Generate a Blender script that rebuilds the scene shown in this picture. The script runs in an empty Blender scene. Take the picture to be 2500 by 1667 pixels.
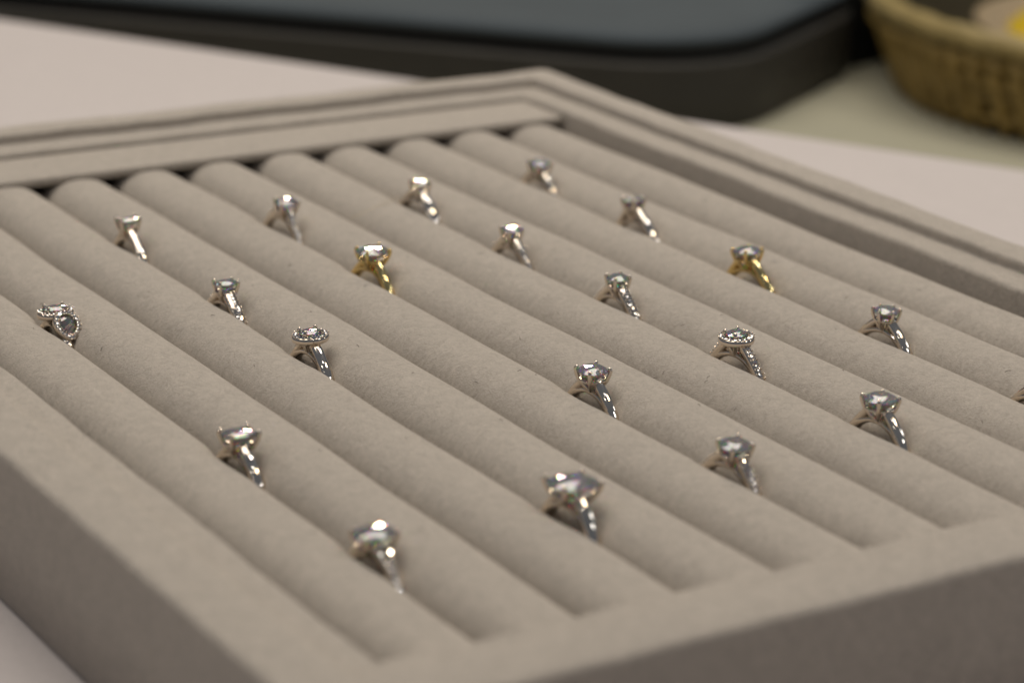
import bpy, bmesh, math, random
from mathutils import Vector, Matrix

random.seed(7)
S = bpy.context.scene
COL = S.collection
Z0 = 60.0                       # millimetres: counter top is world z = 0


def mm(x, y, z):
    return Vector((x / 1000.0, y / 1000.0, (z + Z0) / 1000.0))


# ------------------------------------------------------------------ camera
PITCH, YAW, ROLL = 0.322294, 0.566420, 0.0307631
CAMPOS = mm(-400.046, -598.034, 178.380)
fw = Vector((math.cos(PITCH) * math.sin(YAW), math.cos(PITCH) * math.cos(YAW), -math.sin(PITCH)))
rt = Vector((math.cos(YAW), -math.sin(YAW), 0.0))
up = rt.cross(fw)
r2 = rt * math.cos(ROLL) + up * math.sin(ROLL)
u2 = -rt * math.sin(ROLL) + up * math.cos(ROLL)
cd = bpy.data.cameras.new("camera")
cam = bpy.data.objects.new("camera", cd)
COL.objects.link(cam)
M = Matrix.Identity(4)
for k in range(3):
    M[k][0], M[k][1], M[k][2], M[k][3] = r2[k], u2[k], -fw[k], CAMPOS[k]
cam.matrix_world = M
cd.sensor_width = 36.0
cd.lens = 90.78
cd.clip_start = 0.01
cd.clip_end = 50.0
cd.dof.use_dof = True
cd.dof.focus_distance = 0.549
cd.dof.aperture_fstop = 12.0
S.camera = cam

# ------------------------------------------------------------------ light
W = bpy.data.worlds.new("World")
S.world = W
W.use_nodes = True
bg = W.node_tree.nodes["Background"]
bg.inputs[0].default_value = (0.83, 0.92, 1.09, 1.0)
bg.inputs[1].default_value = 0.14

CENTRE = mm(-100, -120, 0)


def area(name, direction, dist, sx, sy, power, col, shape='RECTANGLE'):
    ld = bpy.data.lights.new(name, 'AREA')
    ld.shape = shape
    ld.size, ld.size_y = sx, sy
    ld.energy = power
    ld.color = col
    o = bpy.data.objects.new(name, ld)
    COL.objects.link(o)
    d = Vector(direction).normalized()
    o.location = CENTRE + d * dist
    o.rotation_euler = (-d).to_track_quat('-Z', 'Y').to_euler()
    return o


key = area("ceiling_lamp", (0.12, 0.20, 0.97), 1.3, 1.35, 1.00, 14.6, (1.0, 0.915, 0.80))
key.location = mm(-60, 170, 1290)
key.rotation_euler = (key.location - mm(-60, -60, 0)).to_track_quat('Z', 'Y').to_euler()
area("ceiling_lamp_front", (0.52, -0.32, 0.79), 1.6, 0.20, 0.10, 2.4, (1.0, 0.84, 0.62), 'ELLIPSE')
area("spot_lamp", (0.51, -0.58, 0.63), 1.7, 0.13, 0.13, 0.8, (0.93, 0.96, 1.0), 'DISK')
area("spot_lamp_side", (0.85, -0.22, 0.48), 1.7, 0.13, 0.13, 1.1, (0.93, 0.96, 1.0), 'DISK')
area("spot_lamp_high", (0.50, -0.10, 0.86), 1.7, 0.10, 0.10, 1.0, (0.97, 0.97, 1.0), 'DISK')
area("room_lamp_back", (0.46, 0.80, 0.36), 2.6, 0.26, 0.15, 11.0, (1.0, 0.84, 0.62))
area("spot_lamp_left", (-0.45, 0.35, 0.80), 1.8, 0.07, 0.07, 1.0, (1.0, 0.93, 0.84), 'DISK')

for k, (dx, dy) in enumerate([(-0.75, 0.10), (-0.30, 0.75), (0.30, 0.95), (0.80, 0.55), (0.75, -0.05), (-0.55, -0.45), (0.15, -0.40), (0.45, 0.25), (-0.15, 0.25)]):  # extra small lamps overhead, added for sparkle in stones and metal
    area("added_sparkle_lamp", (dx, dy, 1.0), 1.75 * math.sqrt(1 + dx * dx + dy * dy), 0.06, 0.06, 0.55, (1.0, 0.95, 0.88) if k % 2 else (0.94, 0.97, 1.0), 'DISK')

S.view_settings.view_transform = 'Standard'
S.view_settings.look = 'None'
S.view_settings.exposure = 0.0
S.view_settings.gamma = 1.0
S.cycles.use_denoising = True
S.cycles.sample_clamp_indirect = 12.0
S.cycles.max_bounces = 14
S.cycles.transmission_bounces = 12
S.cycles.glossy_bounces = 6
S.cycles.blur_glossy = 0.2


# ------------------------------------------------------------------ materials
def base_mat(name):
    m = bpy.data.materials.new(name)
    m.use_nodes = True
    nt = m.node_tree
    return m, nt, nt.nodes["Principled BSDF"]


def N(nt, kind, **kw):
    n = nt.nodes.new(kind)
    for k, v in kw.items():
        setattr(n, k, v)
    return n


def mixcol(nt, fac, a, b, mode='MIX'):
    n = N(nt, 'ShaderNodeMix', data_type='RGBA', blend_type=mode)
    for sock, v in ((n.inputs[0], fac), (n.inputs[6], a), (n.inputs[7], b)):
        if hasattr(v, 'is_output'):
            nt.links.new(v, sock)
        else:
            sock.default_value = v
    return n.outputs[2]


def noise(nt, scale, detail=3.0, rough=0.55, vec=None, dist=0.0):
    n = N(nt, 'ShaderNodeTexNoise')
    n.inputs['Scale'].default_value = scale
    n.inputs['Detail'].default_value = detail
    n.inputs['Roughness'].default_value = rough
    n.inputs['Distortion'].default_value = dist
    if vec is not None:
        nt.links.new(vec, n.inputs['Vector'])
    return n.outputs[0]


def ramp(nt, val, p0, c0, p1, c1):
    r = N(nt, 'ShaderNodeValToRGB')
    r.color_ramp.elements[0].position = p0
    r.color_ramp.elements[0].color = c0
    r.color_ramp.elements[1].position = p1
    r.color_ramp.elements[1].color = c1
    nt.links.new(val, r.inputs[0])
    return r.outputs[0]


def g4(v):
    return (v, v, v, 1)


def fabric(name, col, patch=0.25, speck=0.22, sheen=0.25, fine=1500.0, bump=0.35, wrinkle=0.0):
    m, nt, b = base_mat(name)
    geo = N(nt, 'ShaderNodeNewGeometry').outputs['Position']
    big = noise(nt, 45.0, 3.0, 0.6, geo, 0.6)
    mid = noise(nt, 420.0, 4.0, 0.65, geo, 1.2)
    mp = N(nt, 'ShaderNodeMapping')
    mp.inputs['Rotation'].default_value = (0.3, 0.2, 0.5)
    mp.inputs['Scale'].default_value = (1.0, 0.35, 1.0)
    nt.links.new(geo, mp.inputs['Vector'])
    fib = noise(nt, fine, 3.0, 0.7, mp.outputs[0], 2.0)
    c = (*col, 1)
    c1 = mixcol(nt, ramp(nt, big, 0.3, g4(1 - patch), 0.7, g4(1 + 0 * patch)), (col[0] * .86, col[1] * .86, col[2] * .87, 1), c)
    c2 = mixcol(nt, 1.0, c1, ramp(nt, mid, 0.30, g4(1 - speck * .6), 0.62, g4(1.0)), 'MULTIPLY')
    c3 = mixcol(nt, 1.0, c2, ramp(nt, fib, 0.28, g4(1 - speck), 0.6, g4(1.0)), 'MULTIPLY')
    nt.links.new(c3, b.inputs['Base Color'])
    b.inputs['Roughness'].default_value = 0.95
    b.inputs['Specular IOR Level'].default_value = 0.12
    b.inputs['Sheen Weight'].default_value = sheen
    b.inputs['Sheen Roughness'].default_value = 0.45
    b.inputs['Sheen Tint'].default_value = (1, 0.95, 0.88, 1)
    bp = N(nt, 'ShaderNodeBump')
    bp.inputs['Strength'].default_value = bump
    bp.inputs['Distance'].default_value = 0.0009
    ad = N(nt, 'ShaderNodeMath', operation='ADD')
    nt.links.new(fib, ad.inputs[0])
    nt.links.new(mid, ad.inputs[1])
    nt.links.new(ad.outputs[0], bp.inputs['Height'])
    if wrinkle:
        wv = N(nt, 'ShaderNodeMapping')
        wv.inputs['Rotation'].default_value = (0, 0, 0.7)
        wv.inputs['Scale'].default_value = (1.0, 0.3, 1.0)
        nt.links.new(geo, wv.inputs['Vector'])
        b2 = N(nt, 'ShaderNodeBump')
        b2.inputs['Strength'].default_value = wrinkle
        b2.inputs['Distance'].default_value = 0.004
        nt.links.new(noise(nt, 26.0, 2.0, 0.5, wv.outputs[0], 0.8), b2.inputs['Height'])
        nt.links.new(bp.outputs[0], b2.inputs['Normal'])
        nt.links.new(b2.outputs[0], b.inputs['Normal'])
    else:
        nt.links.new(bp.outputs[0], b.inputs['Normal'])
    return m


def plain(name, col, rough=0.6, var=0.12, scale=60.0, metal=0.0, spec=0.4, bump=0.1):
    m, nt, b = base_mat(name)
    geo = N(nt, 'ShaderNodeNewGeometry').outputs['Position']
    n1 = noise(nt, scale, 4.0, 0.6, geo)
    c = mixcol(nt, n1, (col[0] * (1 - var), col[1] * (1 - var), col[2] * (1 - var), 1),
               (col[0] * (1 + var), col[1] * (1 + var), col[2] * (1 + var), 1))
    nt.links.new(c, b.inputs['Base Color'])
    b.inputs['Roughness'].default_value = rough
    b.inputs['Metallic'].default_value = metal
    b.inputs['Specular IOR Level'].default_value = spec
    bp = N(nt, 'ShaderNodeBump')
    bp.inputs['Strength'].default_value = bump
    bp.inputs['Distance'].default_value = 0.0005
    nt.links.new(noise(nt, scale * 12, 2.0, 0.5, geo), bp.inputs['Height'])
    nt.links.new(bp.outputs[0], b.inputs['Normal'])
    return m


def metal(name, col, rough=0.07):
    m, nt, b = base_mat(name)
    geo = N(nt, 'ShaderNodeNewGeometry').outputs['Position']
    n1 = noise(nt, 900.0, 3.0, 0.6, geo)
    nt.links.new(mixcol(nt, n1, (col[0] * .94, col[1] * .94, col[2] * .94, 1), (*col, 1)), b.inputs['Base Color'])
    b.inputs['Metallic'].default_value = 1.0
    mr = N(nt, 'ShaderNodeMapRange')
    mr.inputs[3].default_value = rough * 0.6
    mr.inputs[4].default_value = rough * 1.5
    nt.links.new(n1, mr.inputs[0])
    nt.links.new(mr.outputs[0], b.inputs['Roughness'])
    return m


def gem(name):
    m = bpy.data.materials.new(name)
    m.use_nodes = True
    nt = m.node_tree
    nt.nodes.clear()
    out = N(nt, 'ShaderNodeOutputMaterial')
    prev = None
    for col, ior in (((1, 0, 0, 1), 2.05), ((0, 1, 0, 1), 2.09), ((0, 0, 1, 1), 2.14)):
        gl = N(nt, 'ShaderNodeBsdfGlass')
        gl.inputs['Color'].default_value = col
        gl.inputs['Roughness'].default_value = 0.0
        gl.inputs['IOR'].default_value = ior
        if prev is None:
            prev = gl.outputs[0]
        else:
            a = N(nt, 'ShaderNodeAddShader')
            nt.links.new(prev, a.inputs[0])
            nt.links.new(gl.outputs[0], a.inputs[1])
            prev = a.outputs[0]
    gs = N(nt, 'ShaderNodeBsdfGlossy')
    gs.inputs['Color'].default_value = (0.95, 0.94, 0.93, 1)
    gs.inputs['Roughness'].default_value = 0.02
    mx = N(nt, 'ShaderNodeMixShader')
    mx.inputs[0].default_value = 0.06
    nt.links.new(prev, mx.inputs[1])
    nt.links.new(gs.outputs[0], mx.inputs[2])
    df = N(nt, 'ShaderNodeBsdfDiffuse')
    df.inputs['Color'].default_value = (0.9, 0.88, 0.87, 1)
    m2 = N(nt, 'ShaderNodeMixShader')
    m2.inputs[0].default_value = 0.07
    nt.links.new(mx.outputs[0], m2.inputs[1])
    nt.links.new(df.outputs[0], m2.inputs[2])
    nt.links.new(m2.outputs[0], out.inputs['Surface'])
    return m


def melee(name):
    m = bpy.data.materials.new(name)
    m.use_nodes = True
    nt = m.node_tree
    nt.nodes.clear()
    out = N(nt, 'ShaderNodeOutputMaterial')
    gl = N(nt, 'ShaderNodeBsdfGlass')
    gl.inputs['IOR'].default_value = 2.42
    gs = N(nt, 'ShaderNodeBsdfGlossy')
    gs.inputs['Color'].default_value = (0.95, 0.93, 0.92, 1)
    gs.inputs['Roughness'].default_value = 0.06
    mx = N(nt, 'ShaderNodeMixShader')
    mx.inputs[0].default_value = 0.6
    nt.links.new(gl.outputs[0], mx.inputs[1])
    nt.links.new(gs.outputs[0], mx.inputs[2])
    nt.links.new(mx.outputs[0], out.inputs['Surface'])
    return m


MELEE = melee("small_diamonds")
VELVET = fabric("greige_velvet", (0.515, 0.457, 0.392), sheen=0.22, bump=0.5, fine=2600.0, speck=0.30)
CLOTH = fabric("pale_pink_cloth", (0.545, 0.495, 0.475), patch=0.10, speck=0.08, sheen=0.1, fine=700.0, bump=0.2, wrinkle=0.55)
PLATINUM = metal("white_gold", (0.72, 0.64, 0.545))
GOLD = metal("yellow_gold", (0.78, 0.60, 0.27), 0.09)
GEM = gem("diamond")
DARK = plain("dark_leather", (0.034, 0.031, 0.025), 0.6, 0.25, 40.0)
BLACK = plain("black_rubber", (0.007, 0.007, 0.007), 0.7)
SLATE = plain("slate_felt", (0.062, 0.074, 0.082), 0.9, 0.22, 14.0, spec=0.1)
OLIVE = plain("pale_olive_laminate", (0.375, 0.355, 0.265), 0.7, 0.06, 12.0, spec=0.2)
WEAVE = plain("gold_brown_cane", (0.28, 0.19, 0.055), 0.5, 0.7, 90.0, spec=0.4)
WEAVEDARK = plain("dark_brown_cane", (0.045, 0.033, 0.010), 0.7, 0.35, 40.0)  # dark brown cane of the basket wall behind the ribs
RIMCANE = plain("pale_cane_rim", (0.30, 0.225, 0.085), 0.5, 0.3, 50.0)
CREAM = plain("cream_china", (0.33, 0.25, 0.15), 0.45, 0.05, 30.0)
YELLOW = plain("yellow_wax", (0.55, 0.38, 0.012), 0.5, 0.25, 60.0)
LINT = plain("dark_lint", (0.06, 0.05, 0.045), 0.9)
STRAND = plain("pale_strand", (0.55, 0.45, 0.27), 0.5)


# ------------------------------------------------------------------ helpers
def tag(o, label=None, cat=None, group=None, kind=None):
    if label:
        o["label"] = label
    if cat:
        o["category"] = cat
    if group:
        o["group"] = group
    if kind:
        o["kind"] = kind
    return o


def mesh_obj(name, verts, faces, mat, parent=None, smooth=True, sharp=None):
    me = bpy.data.meshes.new(name)
    me.from_pydata([tuple(v) for v in verts], [], faces)
    me.update()
    if smooth:
        me.polygons.foreach_set("use_smooth", [True] * len(me.polygons))
        if sharp is not None:
            me.set_sharp_from_angle(angle=math.radians(sharp))
    me.materials.append(mat)
    o = bpy.data.objects.new(name, me)
    COL.objects.link(o)
    if parent is not None:
        o.parent = parent
    return o


def empty(name, loc=(0, 0, 0)):
    o = bpy.data.objects.new(name, None)
    o.empty_display_size = 0.01
    o.location = loc
    COL.objects.link(o)
    return o


class MB:
    def __init__(self):
        self.v, self.f = [], []

    def add(self, v, f):
        n = len(self.v)
        self.v += [tuple(x) for x in v]
        self.f += [tuple(i + n for i in q) for q in f]

    def sweep(self, pts, secs, normals, side=None, seg=14, p=2.0, cap=True, closed=False):
        """section ellipse: half width a along side axis, half thickness b along normal"""
        V, F = [], []
        n = len(pts)
        for i in range(n):
            P = Vector(pts[i])
            nn = Vector(normals[i]).normalized()
            if side is None:
                t = (Vector(pts[(i + 1) % n if closed else min(i + 1, n - 1)]) - Vector(pts[(i - 1) % n if closed else max(i - 1, 0)])).normalized()
                sd = t.cross(nn).normalized()
            else:
                sd = Vector(side)
            a, b = secs[i]
            for k in range(seg):
                th = 2 * math.pi * k / seg
                c, s = math.cos(th), math.sin(th)
                V.append(P + sd * (a * math.copysign(abs(c) ** (2 / p), c)) + nn * (b * math.copysign(abs(s) ** (2 / p), s)))
        m = n if closed else n - 1
        for i in range(m):
            j = (i + 1) % n
            for k in range(seg):
                k2 = (k + 1) % seg
                F.append((i * seg + k, i * seg + k2, j * seg + k2, j * seg + k))
        if cap and not closed:
            F.append(tuple(range(seg - 1, -1, -1)))
            F.append(tuple((n - 1) * seg + k for k in range(seg)))
        self.add(V, F)

    def tube(self, pts, rad, seg=10):
        pts = [Vector(p) for p in pts]
        V, F = [], []
        n = len(pts)
        ref = None
        for i in range(n):
            t = (pts[min(i + 1, n - 1)] - pts[max(i - 1, 0)]).normalized()
            if ref is None:
                ref = t.orthogonal().normalized()
            ref = (ref - t * ref.dot(t)).normalized()
            bi = t.cross(ref)
            r = rad[i] if isinstance(rad, (list, tuple)) else rad
            for k in range(seg):
                th = 2 * math.pi * k / seg
                V.append(pts[i] + ref * (r * math.cos(th)) + bi * (r * math.sin(th)))
        for i in range(n - 1):
            for k in range(seg):
                k2 = (k + 1) % seg
                F.append((i * seg + k, i * seg + k2, (i + 1) * seg + k2, (i + 1) * seg + k))
        F.append(tuple(range(seg - 1, -1, -1)))
        F.append(tuple((n - 1) * seg + k for k in range(seg)))
        self.add(V, F)

    def ball(self, c, r, seg=8, rings=5):
        c = Vector(c)
        V = [c + Vector((0, 0, r))]
        F = []
        for i in range(1, rings):
            a = math.pi * i / rings
            for k in range(seg):
                th = 2 * math.pi * k / seg
                V.append(c + Vector((r * math.sin(a) * math.cos(th), r * math.sin(a) * math.sin(th), r * math.cos(a))))
        V.append(c - Vector((0, 0, r)))
        for k in range(seg):
            F.append((0, 1 + k, 1 + (k + 1) % seg))
        for i in range(rings - 2):
            for k in range(seg):
                k2 = (k + 1) % seg
                F.append((1 + i * seg + k, 1 + (i + 1) * seg + k, 1 + (i + 1) * seg + k2, 1 + i * seg + k2))
        e = len(V) - 1
        o = 1 + (rings - 2) * seg
        for k in range(seg):
            F.append((e, o + (k + 1) % seg, o + k))
        self.add(V, F)

    def build(self, name, mat, parent=None, smooth=True, sharp=None, scale=0.001):
        return mesh_obj(name, [Vector(v) * scale for v in self.v], self.f, mat, parent, smooth, sharp)


def box(name, x0, x1, y0, y1, z0, z1, mat, parent=None, bevel=1.0, seg=3):
    bm = bmesh.new()
    bmesh.ops.create_cube(bm, size=1.0)
    for v in bm.verts:
        v.co = mm(x0 if v.co.x < 0 else x1, y0 if v.co.y < 0 else y1, z0 if v.co.z < 0 else z1)
    if bevel:
        bmesh.ops.bevel(bm, geom=bm.edges[:], offset=bevel / 1000, segments=seg, profile=0.5, affect='EDGES')
    me = bpy.data.meshes.new(name)
    bm.to_mesh(me)
    bm.free()
    me.polygons.foreach_set("use_smooth", [True] * len(me.polygons))
    me.set_sharp_from_angle(angle=math.radians(50))
    me.materials.append(mat)
    o = bpy.data.objects.new(name, me)
    COL.objects.link(o)
    if parent is not None:
        o.parent = parent
    return o


def round_poly(pts, rads, n=12):
    out = []
    m = len(pts)
    for i in range(m):
        P, A, B = Vector(pts[i]), Vector(pts[i - 1]), Vector(pts[(i + 1) % m])
        u, v = (A - P).normalized(), (B - P).normalized()
        r = rads[i]
        ang = u.angle(v)
        t = r / math.tan(ang / 2)
        c = P + (u + v).normalized() * (r / math.sin(ang / 2))
        a0, a1 = P + u * t - c, P + v * t - c
        tot = a0.angle(a1)
        sgn = 1 if a0.x * a1.y - a0.y * a1.x > 0 else -1
        for k in range(n + 1):
            th = sgn * tot * k / n
            out.append(c + Vector((a0.x * math.cos(th) - a0.y * math.sin(th), a0.x * math.sin(th) + a0.y * math.cos(th))))
    return out


def inset(poly, d):
    n = len(poly)
    out = []
    for i in range(n):
        a, b = poly[i - 1], poly[(i + 1) % n]
        t = (b - a).normalized()
        out.append(poly[i] + Vector((-t.y, t.x)) * d)
    return out


def stack(name, layers, mat, parent=None, sharp=40, cap_top=True, cap_bot=True):
    """layers: list of (polygon, z) in millimetres, same count of points"""
    V, F = [], []
    n = len(layers[0][0])
    for poly, z in layers:
        V += [mm(p.x, p.y, z) for p in poly]
    for i in range(len(layers) - 1):
        for k in range(n):
            k2 = (k + 1) % n
            F.append((i * n + k, i * n + k2, (i + 1) * n + k2, (i + 1) * n + k))
    if cap_bot:
        F.append(tuple(range(n - 1, -1, -1)))
    if cap_top:
        F.append(tuple((len(layers) - 1) * n + k for k in range(n)))
    return mesh_obj(name, V, F, mat, parent, True, sharp)


# ------------------------------------------------------------------ setting
# counter (lower surface beyond the cloth) and the cloth-covered table riser
counter = box("counter", -1500, 1500, -1500, 1600, -100, -60, OLIVE, bevel=2)
tag(counter, "pale olive counter top under the basket", "counter", kind="structure")
e0, e1 = Vector((-44, 335)), Vector((161, -14))
du = (e1 - e0).normalized()
q0, q1 = e0 - du * 700, e1 + du * 900
perp = Vector((du.y, -du.x))
if perp.dot(Vector((-1, -1))) < 0:
    perp = -perp
poly = round_poly([q0, q0 + perp * 1200, q1 + perp * 1200, q1], [4, 4, 4, 4], 4)
area2 = sum(poly[i].x * poly[(i + 1) % len(poly)].y - poly[(i + 1) % len(poly)].x * poly[i].y for i in range(len(poly)))
if area2 < 0:
    poly = poly[::-1]
table = stack("table", [(poly, -59.9), (poly, -26.0), (inset(poly, 0.6), -24.6), (inset(poly, 2.0), -24.0)], CLOTH)
tag(table, "table top under a pale pink cloth", "table", kind="structure")

# ------------------------------------------------------------------ the tray
tray = empty("ring_tray", mm(-108, -123, -24))
tag(tray, "large greige velvet ring tray with padded rolls standing on the pink cloth", "tray")
bpy.context.view_layer.update()
TINV = tray.matrix_world.inverted()
XL, XR, YF, YB = -242.0, 25.0, -302.0, 56.0


def own(o, p=tray):
    o.parent = p
    o.matrix_parent_inverse = p.matrix_world.inverted()
    return o


def arc(cx, cz, r, a0, a1, n=5):
    return [(cx + r * math.cos(math.radians(a0 + (a1 - a0) * k / n)), cz + r * math.sin(math.radians(a0 + (a1 - a0) * k / n))) for k in range(n + 1)]


prof = [(0.6, -24.0), (0.0, -23.2), (0.0, -10.0)]
prof += arc(1.6, 5.2, 1.6, 180, 95)
prof += arc(10.3, 6.1, 1.2, 90, 0)
prof += [(11.5, 5.4)] + arc(11.8, 4.8, 0.3, 180, 270, 3)
prof += [(15.0, 4.6)]
prof += arc(19.2, 3.3, 1.3, 90, 0)
prof += [(20.5, -8.0), (20.5, -20.0)]
layers = []
for d, z in prof:
    P4 = [Vector((XL + d, YF + d)), Vector((XR - d, YF + d)), Vector((XR - d, YB - d)), Vector((XL + d, YB - d))]
    layers.append((round_poly(P4, [2.4 if d < 3 else 1.0] * 4, 5), z))
# keep the walls a little uneven, as wrapped fabric is
V, F = [], []
sub = 36
rings_ = []
for poly_, z in layers:
    n = len(poly_)
    pts = []
    for i in range(n):
        a, b = poly_[i], poly_[(i + 1) % n]
        k = sub if (b - a).length > 20 else 1
        for j in range(k):
            pts.append(a.lerp(b, j / k))
    rings_.append((pts, z))
n = len(rings_[0][0])
for (pts, z) in rings_:
    for p in pts:
        w = 0.16 * math.sin(p.x * 0.11 + 1.3) * math.sin(p.y * 0.083 + 0.4) + 0.10 * math.sin(p.x * 0.31 + p.y * 0.27)
        V.append(mm(p.x + 0.4 * w, p.y + 0.4 * w, z + (w if z > 0 else 0)))
for i in range(len(rings_) - 1):
    for k in range(n):
        k2 = (k + 1) % n
        F.append((i * n + k, i * n + k2, (i + 1) * n + k2, (i + 1) * n + k))
own(mesh_obj("frame", V, F, VELVET, None, True, 60))
own(box("base_board", XL + 20.6, XR - 20.6, YF + 20.6, YB - 20.6, -23.5, -19.4, VELVET, bevel=0.3, seg=1))

PITCHX = 20.0
SLOTX = lambda i: -20.0 * i + 3.8
RINGSPOTS = {}


def roll_mesh(i, dents):
    cx = -20.0 * i - 6.2
    y0, y1 = -281.3, 21.0
    ny, na = 170, 40
    V, F = [], []
    ph = [random.uniform(0, 6.28) for _ in range(6)]
    for a in range(ny + 1):
        y = y0 + (y1 - y0) * a / ny
        wob = 0.22 * math.sin(y * 0.031 + ph[0]) + 0.12 * math.sin(y * 0.083 + ph[1])
        rad = 10.05 + 0.10 * math.sin(y * 0.045 + ph[2]) + 0.06 * math.sin(y * 0.12 + ph[3])
        lift = 0.15 * math.sin(y * 0.026 + ph[4])
        endf = min(1.0, (y1 - y) / 6.0)
        rr = rad * (1 - 0.10 * (1 - math.sqrt(max(0.0, 1 - (1 - endf) ** 2))))
        for k in range(na):
            th = 2 * math.pi * k / na
            c, s = math.cos(th), math.sin(th)
            q = (abs(c) ** 2.4 + abs(s) ** 2.4) ** (-1 / 2.4)
            x, z = rr * q * c, rr * q * s
            x *= min(1.0, 10.02 / 10.05)
            for (yd, side) in dents:
                if c * side > 0.3:
                    w = math.exp(-((y - yd) / 7.5) ** 4)
                    x -= side * 1.05 * w * min(1.0, (c * side - 0.3) / 0.5)
            V.append(mm(cx + wob + x, y, -8.5 + lift + z))
    for a in range(ny):
        for k in range(na):
            k2 = (k + 1) % na
            F.append((a * na + k, (a + 1) * na + k, (a + 1) * na + k2, a * na + k2))
    F.append(tuple(range(na)))
    F.append(tuple(ny * na + k for k in range(na - 1, -1, -1)))
    return V, F


# ------------------------------------------------------------------ gemstones
def outline(kind, rx, ry):
    def f(t):
        c, s = math.cos(t), math.sin(t)
        if kind == 'cushion':
            p = 2.9
            q = (abs(c) ** p + abs(s) ** p) ** (-1 / p)
            return rx * q * c, ry * q * s
        if kind == 'pear':          # point towards -y
            k = 1.0
            if s < 0:
                k = 1.0 - 0.30 * (-s) ** 1.0 * abs(c)
                return rx * c * (1 - 0.42 * (-s) ** 1.6), ry * 1.28 * s
            return rx * c, ry * s
        return rx * c, ry * s
    return f


def brilliant(f, hc, hp, girdle, z):
    V, F = [], []
    T = [(*[0.56 * q for q in f(math.radians(45 * k))], z + hc) for k in range(8)]
    Sx = [(*[0.79 * q for q in f(math.radians(45 * k + 22.5))], z + hc * 0.60) for k in range(8)]
    G = [(*f(math.radians(22.5 * j)), z + girdle) for j in range(16)]
    L = [(*f(math.radians(22.5 * j)), z - girdle) for j in range(16)]
    Pm = [(*[0.30 * q for q in f(math.radians(45 * k + 22.5))], z - girdle - hp * 0.78) for k in range(8)]
    C = [(0, 0, z - girdle - hp)]
    V = T + Sx + G + L + Pm + C + [(0, 0, z + hc + 0.045 * abs(f(0.0)[0]) * 0.56)]
    t, s, g, l, p, c = 0, 8, 16, 32, 48, 56
    for k in range(8):
        k1 = (k + 1) % 8
        F.append((57, t + k, t + k1))
        F.append((t + k, s + k, t + k1))
        F.append((t + k, s + (k - 1) % 8, g + 2 * k, s + k))
        F.append((s + k, g + 2 * k, g + 2 * k + 1))
        F.append((s + k, g + 2 * k + 1, g + (2 * k + 2) % 16))
        F.append((l + 2 * k, p + (k - 1) % 8, c, p + k))
        F.append((p + k, l + 2 * k + 1, l + 2 * k))
        F.append((p + k, l + (2 * k + 2) % 16, l + 2 * k + 1))
    for j in range(16):
        F.append((g + j, l + j, l + (j + 1) % 16, g + (j + 1) % 16))
    return V, F


def stepcut(rx, ry, hc, hp, z):
    cut = 0.27 * min(rx, ry)

    def oct_(k, zz, kk=None):
        a, b = rx * k, ry * (kk if kk is not None else k)
        c = cut * k
        return [(a - c, -b, zz), (a, -b + c, zz), (a, b - c, zz), (a - c, b, zz), (-a + c, b, zz), (-a, b - c, zz), (-a, -b + c, zz), (-a + c, -b, zz)]
    lv = [oct_(0.62, z + hc), oct_(0.82, z + hc * 0.65), oct_(1, z + 0.06), oct_(1, z - 0.06), oct_(0.78, z - hp * 0.42), oct_(0.50, z - hp * 0.78), oct_(0.20, z - hp, 0.03)]
    V, F = [], []
    for L in lv:
        V += L
    V.append((0, 0, z + hc + 0.05 * ry))
    for k in range(8):
        F.append((len(V) - 1, k, (k + 1) % 8))
    for i in range(len(lv) - 1):
        for k in range(8):
            k2 = (k + 1) % 8
            F.append((i * 8 + k, (i + 1) * 8 + k, (i + 1) * 8 + k2, i * 8 + k2))
    F.append(tuple((len(lv) - 1) * 8 + k for k in range(7, -1, -1)))
    return V, F


def minigem(mb, P, n, r, spin=0.0):
    """small eight-sided stone facing n"""
    n = Vector(n).normalized()
    u = n.orthogonal().normalized()
    v = n.cross(u)
    P = Vector(P)
    V, F = [], []
    for (k, h) in ((0.55, 0.32), (1.0, 0.0)):
        for i in range(8):
            th = 2 * math.pi * (i / 8) + spin
            V.append(P + u * (r * k * math.cos(th)) + v * (r * k * math.sin(th)) + n * (h * r))
    V.append(P - n * (0.8 * r))
    F.append(tuple(range(8)))
    for i in range(8):
        j = (i + 1) % 8
        F.append((i, 8 + i, 8 + j, j))
        F.append((8 + i, 16, 8 + j))
    mb.add(V, F)


RI = 8.3


def band_pts(ro_lo=10.45, arch=1.35, n=96):
    pts, secs, nor = [], [], []
    for k in range(n):
        a = 2 * math.pi * k / n - math.pi
        d = abs(math.degrees(a))
        s = min(1.0, max(0.0, (d - 19) / 27.0))
        s = s * s * (3 - 2 * s)
        t = arch * (1 - s) + (ro_lo - RI) * s
        rm = RI + t / 2
        pts.append((0, rm * math.sin(a), rm * math.cos(a)))
        nor.append((0, math.sin(a), math.cos(a)))
        secs.append((s, t))
    return pts, secs, nor


def bez(p0, p1, p2, n):
    out = []
    for k in range(n + 1):
        t = k / n
        out.append(((1 - t) ** 2 * p0[0] + 2 * t * (1 - t) * p1[0] + t * t * p2[0], (1 - t) ** 2 * p0[1] + 2 * t * (1 - t) * p1[1] + t * t * p2[1]))
    return out


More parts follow.
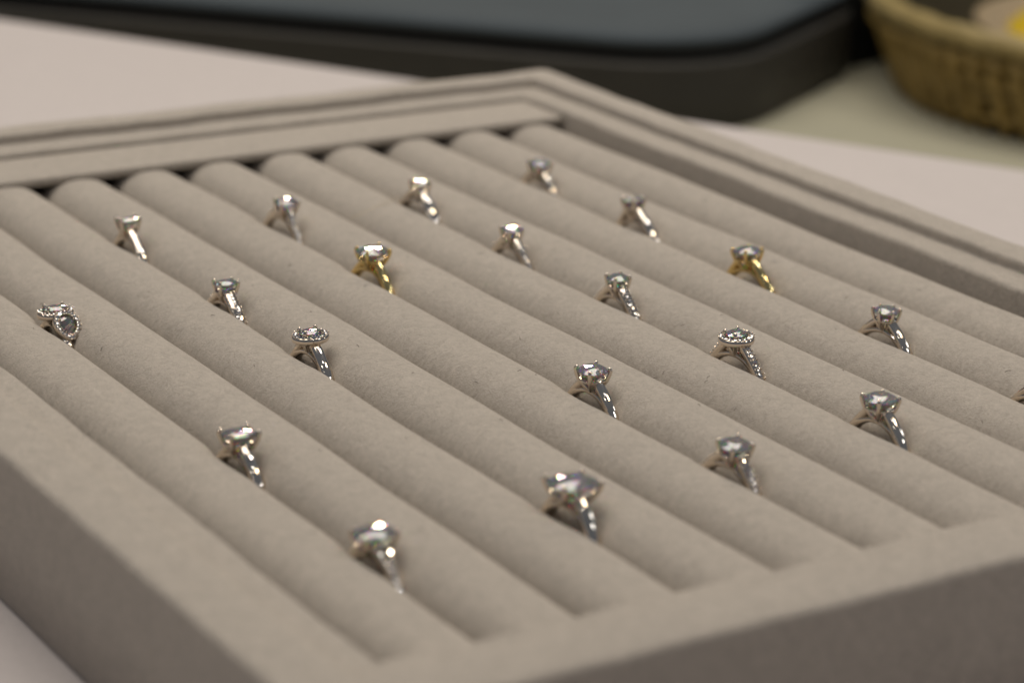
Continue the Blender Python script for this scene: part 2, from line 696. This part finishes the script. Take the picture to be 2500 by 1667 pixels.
def make_ring(spec):
    X = SLOTX(spec['slot'])
    tiprel = spec.get('tip', 14.2)
    lean = spec.get('lean', 0.0)
    zc = spec['tipz'] - tiprel
    metal_ = GOLD if spec.get('gold') else PLATINUM
    root = empty("engagement_ring", mm(X, spec['y'] - 1.42, zc + 0.56))
    root.rotation_euler = (-lean, random.uniform(-0.035, 0.035), random.uniform(-0.05, 0.05))
    tag(root, spec['label'], "ring", "engagement rings standing in the tray slots")
    w = spec.get('w', 2.1) * 1.2 / 2
    rx, ry = spec['rx'], spec['ry']
    kind = spec.get('cut', 'round')
    hp = spec.get('hp', 0.80 * min(rx, ry))
    hc = spec.get('hc', 0.30 * min(rx, ry))
    g = tiprel - 0.65
    halo = spec.get('halo')
    # ---- band
    pts, secs, nor = band_pts()
    mb = MB()
    mb.sweep(pts, [(w * (0.80 + 0.20 * s) * spec.get('taper', 1.0) if s < 1 else w, t / 2) for (s, t) in secs], nor, side=(1, 0, 0), seg=16, p=2.5, closed=True)
    mb.build("band", metal_, root, True, 45)
    # ---- shoulders
    top_y = spec.get('shoulder_y', 0.62 * ry + 0.35)
    top_z = g - spec.get('shoulder_drop', 2.6)
    a0 = math.radians(66)
    rm = (RI + 10.45) / 2
    p0 = (rm * math.sin(a0), rm * math.cos(a0))
    p1 = (rm * math.sin(a0) - 1.55 * 1.0, rm * math.cos(a0) + 3.6)
    p2 = (top_y, top_z)
    path = bez(p0, p1, p2, 16)
    pave = spec.get('pave')
    wt = spec.get('wtop', 0.85)
    split = spec.get('split', 0.0)
    for sg in (1, -1):
        mb = MB()
        arms = (-1, 1) if split else (0,)
        for arm in arms:
            P, Nn, Sc = [], [], []
            for i, (yy, zz) in enumerate(path):
                t = i / 16
                i0, i1 = max(i - 1, 0), min(i + 1, 16)
                ty, tz = path[i1][0] - path[i0][0], path[i1][1] - path[i0][1]
                L = math.hypot(ty, tz)
                Nn.append((0, sg * tz / L, -ty / L))
                sp = split * max(0.0, (t - 0.35) / 0.65) ** 1.2
                P.append((arm * sp, sg * yy, zz))
                ww = w * (1 + (wt - 1) * t)
                if split:
                    ww *= (1 - 0.45 * min(1, max(0, (t - 0.2) / 0.4)))
                Sc.append((ww, 1.07 * (1 - t) + 0.88 * t))
            mb.sweep(P, Sc, Nn, side=(1, 0, 0), seg=14, p=2.2 if not pave else 3.2)
        mb.build("shoulder", metal_, root, True, 50)
        if pave:
            st, bd = MB(), MB()
            # even spacing along the outer surface, continued a little down the band
            dense = []
            for i in range(161):
                f_ = i / 10.0
                i0 = min(int(f_), 15)
                u = f_ - i0
                yy = path[i0][0] * (1 - u) + path[i0 + 1][0] * u
                zz = path[i0][1] * (1 - u) + path[i0 + 1][1] * u
                ty, tz = path[i0 + 1][0] - path[i0][0], path[i0 + 1][1] - path[i0][1]
                L = math.hypot(ty, tz)
                th = 1.07 * (1 - f_ / 16) + 0.88 * f_ / 16
                dense.append((yy + tz / L * th, zz - ty / L * th, tz / L, -ty / L, f_ / 16))
            low = []
            for k in range(30, 0, -1):
                a = a0 + math.radians(k)
                low.append((10.45 * math.sin(a), 10.45 * math.cos(a), math.sin(a), math.cos(a), 0.0))
            dense = low + dense
            step = spec.get('pave_step', 1.08)
            acc, last = step, None
            for (yy, zz, ny, nz, t) in dense:
                if last is not None:
                    acc += math.hypot(yy - last[0], zz - last[1])
                last = (yy, zz)
                if t > 0.95:
                    break
                if acc >= step:
                    acc = 0.0
                    for arm in arms:
                        sp = split * max(0.0, (t - 0.35) / 0.65) ** 1.2
                        ww = w * (1 + (wt - 1) * t) * ((1 - 0.45 * min(1, max(0, (t - 0.2) / 0.4))) if split else 1)
                        r_ = min(step * 0.46, ww * 0.78)
                        c_ = Vector((arm * sp, sg * yy, zz))
                        nn = Vector((0, sg * ny, nz))
                        minigem(st, c_ + nn * 0.10, nn + Vector((random.uniform(-.2, .2), random.uniform(-.2, .2), random.uniform(-.1, .1))), r_, random.random())
                        tg = Vector((0, sg * -nz, ny)).normalized()
                        for sx in (-1, 1):
                            bd.ball(c_ + Vector((sx * ww * 0.80, 0, 0)) + tg * (step * 0.5) + nn * 0.08, 0.22, 7, 5)
            tag(st.build("pave_stones", MELEE, root, False), kind="stuff")
            tag(bd.build("pave_beads", metal_, root), kind="stuff")
    # ---- basket head
    f = outline(kind, rx, ry)
    mb = MB()
    mb.tube([(0, 0, RI + 0.5), (0, 0, RI + 1.2), (0, 0, g - hp - 0.1)], [0.85, 0.7, 0.8], 12)
    for (kk, dz, rr) in ((0.76, 1.9, 0.34),):
        m_ = 40
        P = [(*[kk * q for q in f(2 * math.pi * i / m_)], g - dz) for i in range(m_)]
        mb.sweep(P, [(rr, rr)] * m_, [(0, 0, 1)] * m_, seg=8, closed=True)
    mb.build("gallery", metal_, root, True, 60)
    angs = spec.get('prongs', (45, 135, 225, 315))
    pr = spec.get('prong_r', 0.40)
    kcorner = 0.90 if kind == 'step' else 1.0
    for a in angs:
        th = math.radians(a)
        if kind == 'step':
            gx, gy = math.copysign(rx * 0.92, math.cos(th)), math.copysign(ry * 0.92, math.sin(th))
        else:
            gx, gy = f(th)
        d = Vector((gx, gy, 0)).normalized()
        G_ = Vector((gx, gy, 0))
        mb = MB()
        pts_ = [d * 0.75 + Vector((0, 0, RI + 1.0)), G_ * 0.50 + Vector((0, 0, g - 3.3)), G_ * 0.78 + Vector((0, 0, g - 2.2)),
                G_ * 0.95 + Vector((0, 0, g - 1.0)), G_ + d * 0.16 + Vector((0, 0, g + 0.10)), G_ - d * 0.04 + Vector((0, 0, g + 0.52))]
        # refine
        fine = []
        for i in range(len(pts_) - 1):
            A = pts_[max(i - 1, 0)]
            B, C_, D = pts_[i], pts_[i + 1], pts_[min(i + 2, len(pts_) - 1)]
            for q in range(4):
                t = q / 4
                fine.append(0.5 * ((2 * B) + (C_ - A) * t + (2 * A - 5 * B + 4 * C_ - D) * t * t + (3 * B - A - 3 * C_ + D) * t ** 3))
        fine.append(pts_[-1])
        nr = len(fine)
        mb.tube(fine, [pr * (1.45 - 0.55 * i / nr) for i in range(nr)], 10)
        mb.ball(G_ - d * 0.08 + Vector((0, 0, g + 0.52)), pr * 1.12, 12, 8)
        mb.build("prong", metal_, root, True, 60)
    # ---- centre stone
    if kind == 'step':
        V, F = stepcut(rx, ry, hc, hp, g)
    else:
        V, F = brilliant(f, hc, hp, 0.07, g)
    mb = MB()
    mb.add(V, F)
    mb.build("gemstone", GEM, root, False)
    # ---- halo
    if halo:
        halo_ring(root, metal_, lambda t: f(t), halo, g - 1.30, Matrix.Identity(4))
    if spec.get('extra'):
        spec['extra'](root, metal_, g)
    return root


def halo_ring(root, metal_, f, wid, z, mat, m_=56):
    mb, st, bd = MB(), MB(), MB()
    P, Nn, peri = [], [], 0
    last = None
    for i in range(m_):
        x, y = f(2 * math.pi * i / m_)
        d = Vector((x, y, 0)).normalized()
        P.append(Vector((x, y, z)) + d * (wid / 2 + 0.12))
        Nn.append((0, 0, 1))
    TP = [mat @ p for p in P]
    TN = [mat.to_3x3() @ Vector((0, 0, 1))] * m_
    mb.sweep(TP, [(wid / 2, 0.78)] * m_, TN, seg=10, p=2.6, closed=True)
    mb.build("halo", metal_, root, True, 50)
    # stones
    tot = sum((P[(i + 1) % m_] - P[i]).length for i in range(m_))
    cnt = int(tot / (wid * 0.78))
    acc, k = 0.0, 0
    step = tot / cnt
    for i in range(m_):
        a, b = P[i], P[(i + 1) % m_]
        L = (b - a).length
        while k * step < acc + L - 1e-6 and k < cnt:
            c_ = a.lerp(b, (k * step - acc) / L)
            out = Vector((c_.x, c_.y, 0)).normalized()
            nn = (Vector((0, 0, 1)) + out * 0.12).normalized()
            minigem(st, mat @ (c_ + Vector((0, 0, 0.90))), mat.to_3x3() @ (nn + Vector((random.uniform(-.22, .22), random.uniform(-.22, .22), 0))), wid * 0.40, random.random())
            tg = Vector((-out.y, out.x, 0))
            for sx in (-1, 1):
                bd.ball(mat @ (c_ + tg * step * 0.5 + out * (sx * wid * 0.45) + Vector((0, 0, 0.95))), 0.20, 7, 5)
            k += 1
        acc += L
    tag(st.build("halo_stones", MELEE, root, False), kind="stuff")
    tag(bd.build("halo_beads", metal_, root), kind="stuff")


def twin_pear(root, metal_, g):
    """second, pear-shaped head leaning over the front shoulder"""
    R = Matrix.Translation(Vector((0.7, -4.7, g - 2.55))) @ Matrix.Rotation(math.radians(52), 4, 'X') @ Matrix.Rotation(math.radians(10), 4, 'Y')
    f = outline('pear', 2.0, 2.1)
    V, F = brilliant(f, 0.6, 1.3, 0.06, 0.25)
    mb = MB()
    mb.add([R @ Vector(v) for v in V], F)
    mb.build("pear_gemstone", GEM, root, False)
    halo_ring(root, metal_, f, 1.05, -0.2, R)
    mb = MB()
    mb.tube([R @ Vector((0, 0, -1.6)), R @ Vector((0, 0.2, -0.9)), R @ Vector((0, 0, -0.4))], [0.9, 1.3, 1.9], 14)
    mb.build("setting_cup", metal_, root, True, 60)
    for th in (30, 150, 270):
        x, y = f(math.radians(th))
        mb = MB()
        d = Vector((x, y, 0)).normalized()
        mb.tube([R @ (Vector((x, y, -0.6)) + d * .1), R @ (Vector((x, y, 0.1)) + d * .14), R @ (Vector((x, y, 0.55)) - d * .05)], 0.24, 8)
        mb.ball(R @ (Vector((x, y, 0.55)) - d * .08), 0.27, 8, 6)
        mb.build("prong", metal_, root, True, 60)


LE = 1 / 14.2
SIX = (0, 60, 120, 180, 240, 300)
specs = [
    dict(slot=2, y=-35.0, tipz=5.3, rx=3.1, ry=3.1, lean=0.0, w=2.0,
         label="white gold round solitaire nearest the padded end strip in the slot beside the end roll"),
    dict(slot=2, y=-82.0, tipz=6.5, tip=15.0, rx=3.0, ry=3.0, lean=2.4 * LE, w=2.3, prongs=SIX,
         label="white gold solitaire with tall six-claw head leaning back, beside the yellow gold round solitaire"),
    dict(slot=2, y=-129.6, tipz=5.9, rx=3.5, ry=3.5, lean=1.5 * LE, w=2.1, gold=True, shoulder_drop=2.3,
         label="yellow gold cathedral solitaire with round diamond, between two white gold solitaires"),
    dict(slot=2, y=-179.0, tipz=5.4, rx=3.0, ry=3.0, lean=0.0, w=2.3, prongs=(15, 75, 135, 195, 255, 315), prong_r=0.33,
         label="white gold six-claw solitaire with smooth cathedral shoulders, level with the round halo ring"),
    dict(slot=2, y=-229.0, tipz=5.4, rx=3.0, ry=3.0, lean=0.0, w=2.2,
         label="white gold plain ring nearest the front rim in the yellow cathedral solitaire's slot"),
    dict(slot=4, y=-40.6, tipz=6.1, rx=2.5, ry=2.5, lean=-0.6 * LE, w=3.2, wtop=0.7,
         label="white gold ring with broad flat polished band and small round stone"),
    dict(slot=4, y=-86.5, tipz=5.4, rx=2.6, ry=2.6, lean=0.2 * LE, w=2.0, pave=True,
         label="round diamond ring with slim pave band, two behind the round halo ring"),
    dict(slot=4, y=-132.2, tipz=5.7, rx=2.7, ry=2.7, lean=0.0, w=2.3, pave=True, wtop=0.9,
         label="round diamond ring with channel pave band, directly behind the round halo ring"),
    dict(slot=4, y=-178.0, tipz=5.7, rx=2.5, ry=2.5, lean=0.5 * LE, w=2.0, pave=True, halo=1.35, prong_r=0.42, shoulder_y=2.4, shoulder_drop=2.2,
         label="round halo ring with ball claws and diamonds set down both sides of the band"),
    dict(slot=4, y=-225.6, tipz=6.0, rx=3.65, ry=3.65, lean=0.5 * LE, w=2.2,
         label="large round solitaire in four claws, in front of the round halo ring"),
    dict(slot=6, y=-42.0, tipz=6.6, rx=3.3, ry=2.45, lean=-2.0 * LE, w=1.9, pave=True,
         label="oval diamond ring with slim pave band, behind the yellow gold oval ring"),
    dict(slot=6, y=-87.6, tipz=5.5, rx=4.4, ry=3.35, lean=-0.3 * LE, w=2.1, gold=True,
         label="yellow gold ring with wide oval diamond in four tall claws"),
    dict(slot=6, y=-182.0, tipz=5.1, rx=3.15, ry=3.15, cut='cushion', lean=0.0, w=2.2,
         label="white gold four-claw cushion solitaire with long highlight on its smooth band"),
    dict(slot=6, y=-230.0, tipz=5.3, rx=3.3, ry=3.3, lean=-1.0 * LE, w=2.1, pave=True,
         label="round diamond ring with pave band, in front of the cushion solitaire in its slot"),
    dict(slot=8, y=-39.6, tipz=5.5, rx=2.5, ry=1.8, cut='step', lean=1.2 * LE, w=2.3,
         label="white gold ring with small step-cut stone and bright polished band near the end strip"),
    dict(slot=8, y=-92.0, tipz=4.2, rx=3.1, ry=2.25, lean=0.5 * LE, w=2.5, pave=True, wtop=1.0, pave_step=0.95,
         label="oval diamond ring with wide tapering band packed with small diamonds"),
    dict(slot=8, y=-133.6, tipz=5.0, rx=2.75, ry=2.0, lean=0.3 * LE, w=2.4, halo=1.35, prong_r=0.40, shoulder_y=1.7, shoulder_drop=2.2,
         label="oval halo ring with plain smooth white gold band"),
    dict(slot=8, y=-234.6, tipz=6.1, rx=5.0, ry=4.1, cut='cushion', lean=0.0, w=2.5, hp=3.0, hc=1.1, prong_r=0.45,
         label="white gold ring with the largest cushion diamond of all, plain dark band"),
    dict(slot=10, y=-89.5, tipz=3.4, tip=13.6, rx=3.0, ry=1.9, lean=0.2 * LE, w=2.0, halo=1.1, prong_r=0.32, extra=twin_pear, shoulder_y=2.6, shoulder_drop=3.2,
         label="two-stone ring pairing an oval and a pear diamond, each in its own halo"),
    dict(slot=10, y=-180.2, tipz=4.3, rx=3.3, ry=2.4, cut='step', lean=0.3 * LE, w=2.4, hp=2.2, hc=0.75,
         label="white gold ring with large rectangular step-cut diamond and plain band"),
    dict(slot=10, y=-233.8, tipz=3.9, rx=4.0, ry=3.2, cut='cushion', lean=0.0, w=2.3, pave=True, split=1.15, hp=2.5,
         label="split-band ring with beaded pave arms forming a vee under its broad cushion diamond"),
]
dents = {i: [] for i in range(11)}
for sp in specs:
    s_ = sp['slot']
    if s_ <= 10:
        dents[s_].append((sp['y'] - 1.42, 1))          # roll on the left of the slot, dented on its right
        dents[s_ - 1].append((sp['y'] - 1.42, -1))
for i in range(11):
    V, F = roll_mesh(i, dents[i])
    own(mesh_obj("roll", V, F, VELVET, None, True, 60))
# padded strip over the far ends of the rolls
pad = box("end_pad", XL + 20.7, XR - 20.7, 13.5, 35.3, 0.6, 3.1, VELVET, bevel=0.9, seg=4)
own(pad)

for sp in specs:
    make_ring(sp)

# ------------------------------------------------------------------ background things
A, B = Vector((180, 170)), Vector((326, 258))
u = Vector((-0.67, 0.742)) * 430
case_poly = round_poly([A, B, B + u, A + u], [58, 30, 40, 40], 14)
ar = sum(case_poly[i].x * case_poly[(i + 1) % len(case_poly)].y - case_poly[(i + 1) % len(case_poly)].x * case_poly[i].y for i in range(len(case_poly)))
if ar < 0:
    case_poly = case_poly[::-1]
foot_poly = round_poly([A, B, B + u, A + u], [58, 30, 40, 40], 14)
if ar < 0:
    foot_poly = foot_poly[::-1]
case = empty("jewellery_case", mm(150, 330, -60))
tag(case, "long dark case with rounded corners and slate grey lid behind the tray", "case")
bpy.context.view_layer.update()
own(stack("case_body", [(inset(foot_poly, 1.5), -60), (foot_poly, -58), (foot_poly, -46), (foot_poly, -33.5), (inset(foot_poly, 1.0), -32.6), (inset(foot_poly, 6.0), -32.4)], DARK), case)
own(stack("seam", [(inset(case_poly, 5.0), -33), (inset(case_poly, 5.0), -26.4)], BLACK), case)
own(stack("lid", [(inset(case_poly, 4.5), -26.6), (inset(case_poly, 3.0), -26.2), (inset(case_poly, 2.2), -24.9), (inset(case_poly, 2.8), -23.6), (inset(case_poly, 5.0), -22.4), (inset(case_poly, 9.0), -21.7), (inset(case_poly, 16.0), -21.4)], SLATE, sharp=80), case)

blk = empty("black_box", mm(380, 345, -60))
tag(blk, "tall black box standing between the dark case and the gold basket", "box")
bpy.context.view_layer.update()
bp_ = round_poly([Vector((300, 250)), Vector((350, 266)), Vector((480, 330)), Vector((440, 420)), Vector((330, 400))], [6] * 5, 5)
own(stack("box_body", [(bp_, -60), (bp_, 32)], BLACK), blk)
own(stack("box_lid", [(inset(bp_, -1), 32.3), (inset(bp_, -1), 46), (inset(bp_, 2), 48)], DARK), blk)

# gold basket
BC = Vector((400.0, 150.0))
bask = empty("basket", mm(BC.x, BC.y, -60))
tag(bask, "round gold brown ribbed basket on the pale olive counter", "basket")
bpy.context.view_layer.update()


def circ(r, n=72):
    return [BC + Vector((r * math.cos(2 * math.pi * k / n), r * math.sin(2 * math.pi * k / n))) for k in range(n)]


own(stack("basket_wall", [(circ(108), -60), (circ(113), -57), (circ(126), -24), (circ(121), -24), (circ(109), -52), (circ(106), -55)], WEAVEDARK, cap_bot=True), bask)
mbr = MB()
ZA, ZB = 3.0, 33.0
prev_rib = None
NR = 74
for k in range(NR):
    a = 2 * math.pi * k / NR + random.uniform(-.014, .014)
    if prev_rib is None or k < 9:
        mb = MB()
        j = random.uniform(0.75, 1.08)
        mb.tube([(112.4, 0, 0.2), (115.5, random.uniform(-2, 2), 7), (118.6, random.uniform(-2, 2), 15), (122, random.uniform(-1.5, 1.5), 24), (125.6, 0, 34.5)], [2.6 * j, 4.1 * j, 3.6 * j, 4.3 * j, 3.4 * j], 8)
        o = mb.build("rib", WEAVE, bask)
        prev_rib = prev_rib or []
        prev_rib.append(o)
    else:
        src = prev_rib[k % len(prev_rib)]
        o = src.copy()
        COL.objects.link(o)
        o.parent = bask
    o.rotation_euler = (0, 0, a)
mb = MB()
n_ = 96
mb.sweep([(125.5 * math.cos(2 * math.pi * i / n_), 125.5 * math.sin(2 * math.pi * i / n_), 38.5 + 0.5 * math.sin(i * 2.1)) for i in range(n_)],
         [(5.6, 4.6)] * n_, [(0, 0, 1)] * n_, seg=12, closed=True)
mb.build("basket_rim", RIMCANE, bask)
for (rb, zb_, tb) in ((125.2, 30.0, 2.8), (121.6, 22.5, 2.0), (118.4, 15.0, 2.0), (115.2, 7.5, 2.0)):
    mb = MB()
    ph_ = random.uniform(0, 6)
    nb = 296
    mb.sweep([((rb + 2.3 * math.sin(i * math.pi / 2 + ph_)) * math.cos(2 * math.pi * i / nb), (rb + 2.3 * math.sin(i * math.pi / 2 + ph_)) * math.sin(2 * math.pi * i / nb), zb_ + 0.7 * math.sin(i * 0.37 + ph_)) for i in range(nb)],
             [(tb * 0.8, tb)] * nb, [(0, 0, 1)] * nb, seg=7, closed=True)
    mb.build("weave_band", WEAVE, bask)

dish = empty("dish", mm(BC.x, BC.y, -52))
tag(dish, "cream dish with yellow filling inside the gold basket", "dish")
bpy.context.view_layer.update()
own(stack("dish_bowl", [(circ(60), -54.9), (circ(76), -42), (circ(84), -31), (circ(85), -29.4), (circ(83), -28.4), (circ(76), -30), (circ(70), -34.5)], CREAM), dish)
own(stack("filling", [(circ(71), -34), (circ(66), -29.5), (circ(50), -27), (circ(20), -25.8)], YELLOW), dish)

STRANDPTS = [(-100.6, -50.0, 1.5), (-93.0, -46.2, 1.9), (-86.0, -42.2, 1.9), (-78.7, -37.8, 1.6)]
# ------------------------------------------------------------------ lint on the velvet
mb = MB()
for k in range(70):
    i = random.randint(0, 10)
    y = random.uniform(-262, -60)
    th = math.radians(random.uniform(70, 150))
    cx = -20.0 * i - 6.2
    q = 10.15 * (abs(math.cos(th)) ** 2.5 + abs(math.sin(th)) ** 2.5) ** (-0.4)
    c = Vector((cx + q * math.cos(th), y, -8.5 + q * math.sin(th)))
    L = random.uniform(0.5, 1.5)
    a = random.uniform(0, 6.28)
    d = Vector((math.cos(a) * math.sin(th), math.sin(a), -math.cos(a) * math.cos(th)))
    e = Vector((math.cos(th), 0, math.sin(th)))
    mb.tube([c - d * L / 2 + e * .05, c + e * (0.12 + random.uniform(0, .15)) + d * 0.1, c + d * L / 2 + e * .05], 0.045, 5)
lint = mb.build("lint", LINT, None, True, None)
lint.location = (0, 0, Z0 / 1000)
tag(lint, "tiny dark lint fibres scattered over the velvet rolls", "lint", kind="stuff")

mb = MB()
mb.tube([mm(*p) * 1000 for p in STRANDPTS], 0.06, 5)
strand = mb.build("stray_hair", STRAND)
tag(strand, "fine pale golden hair lying across the velvet rolls", "hair")
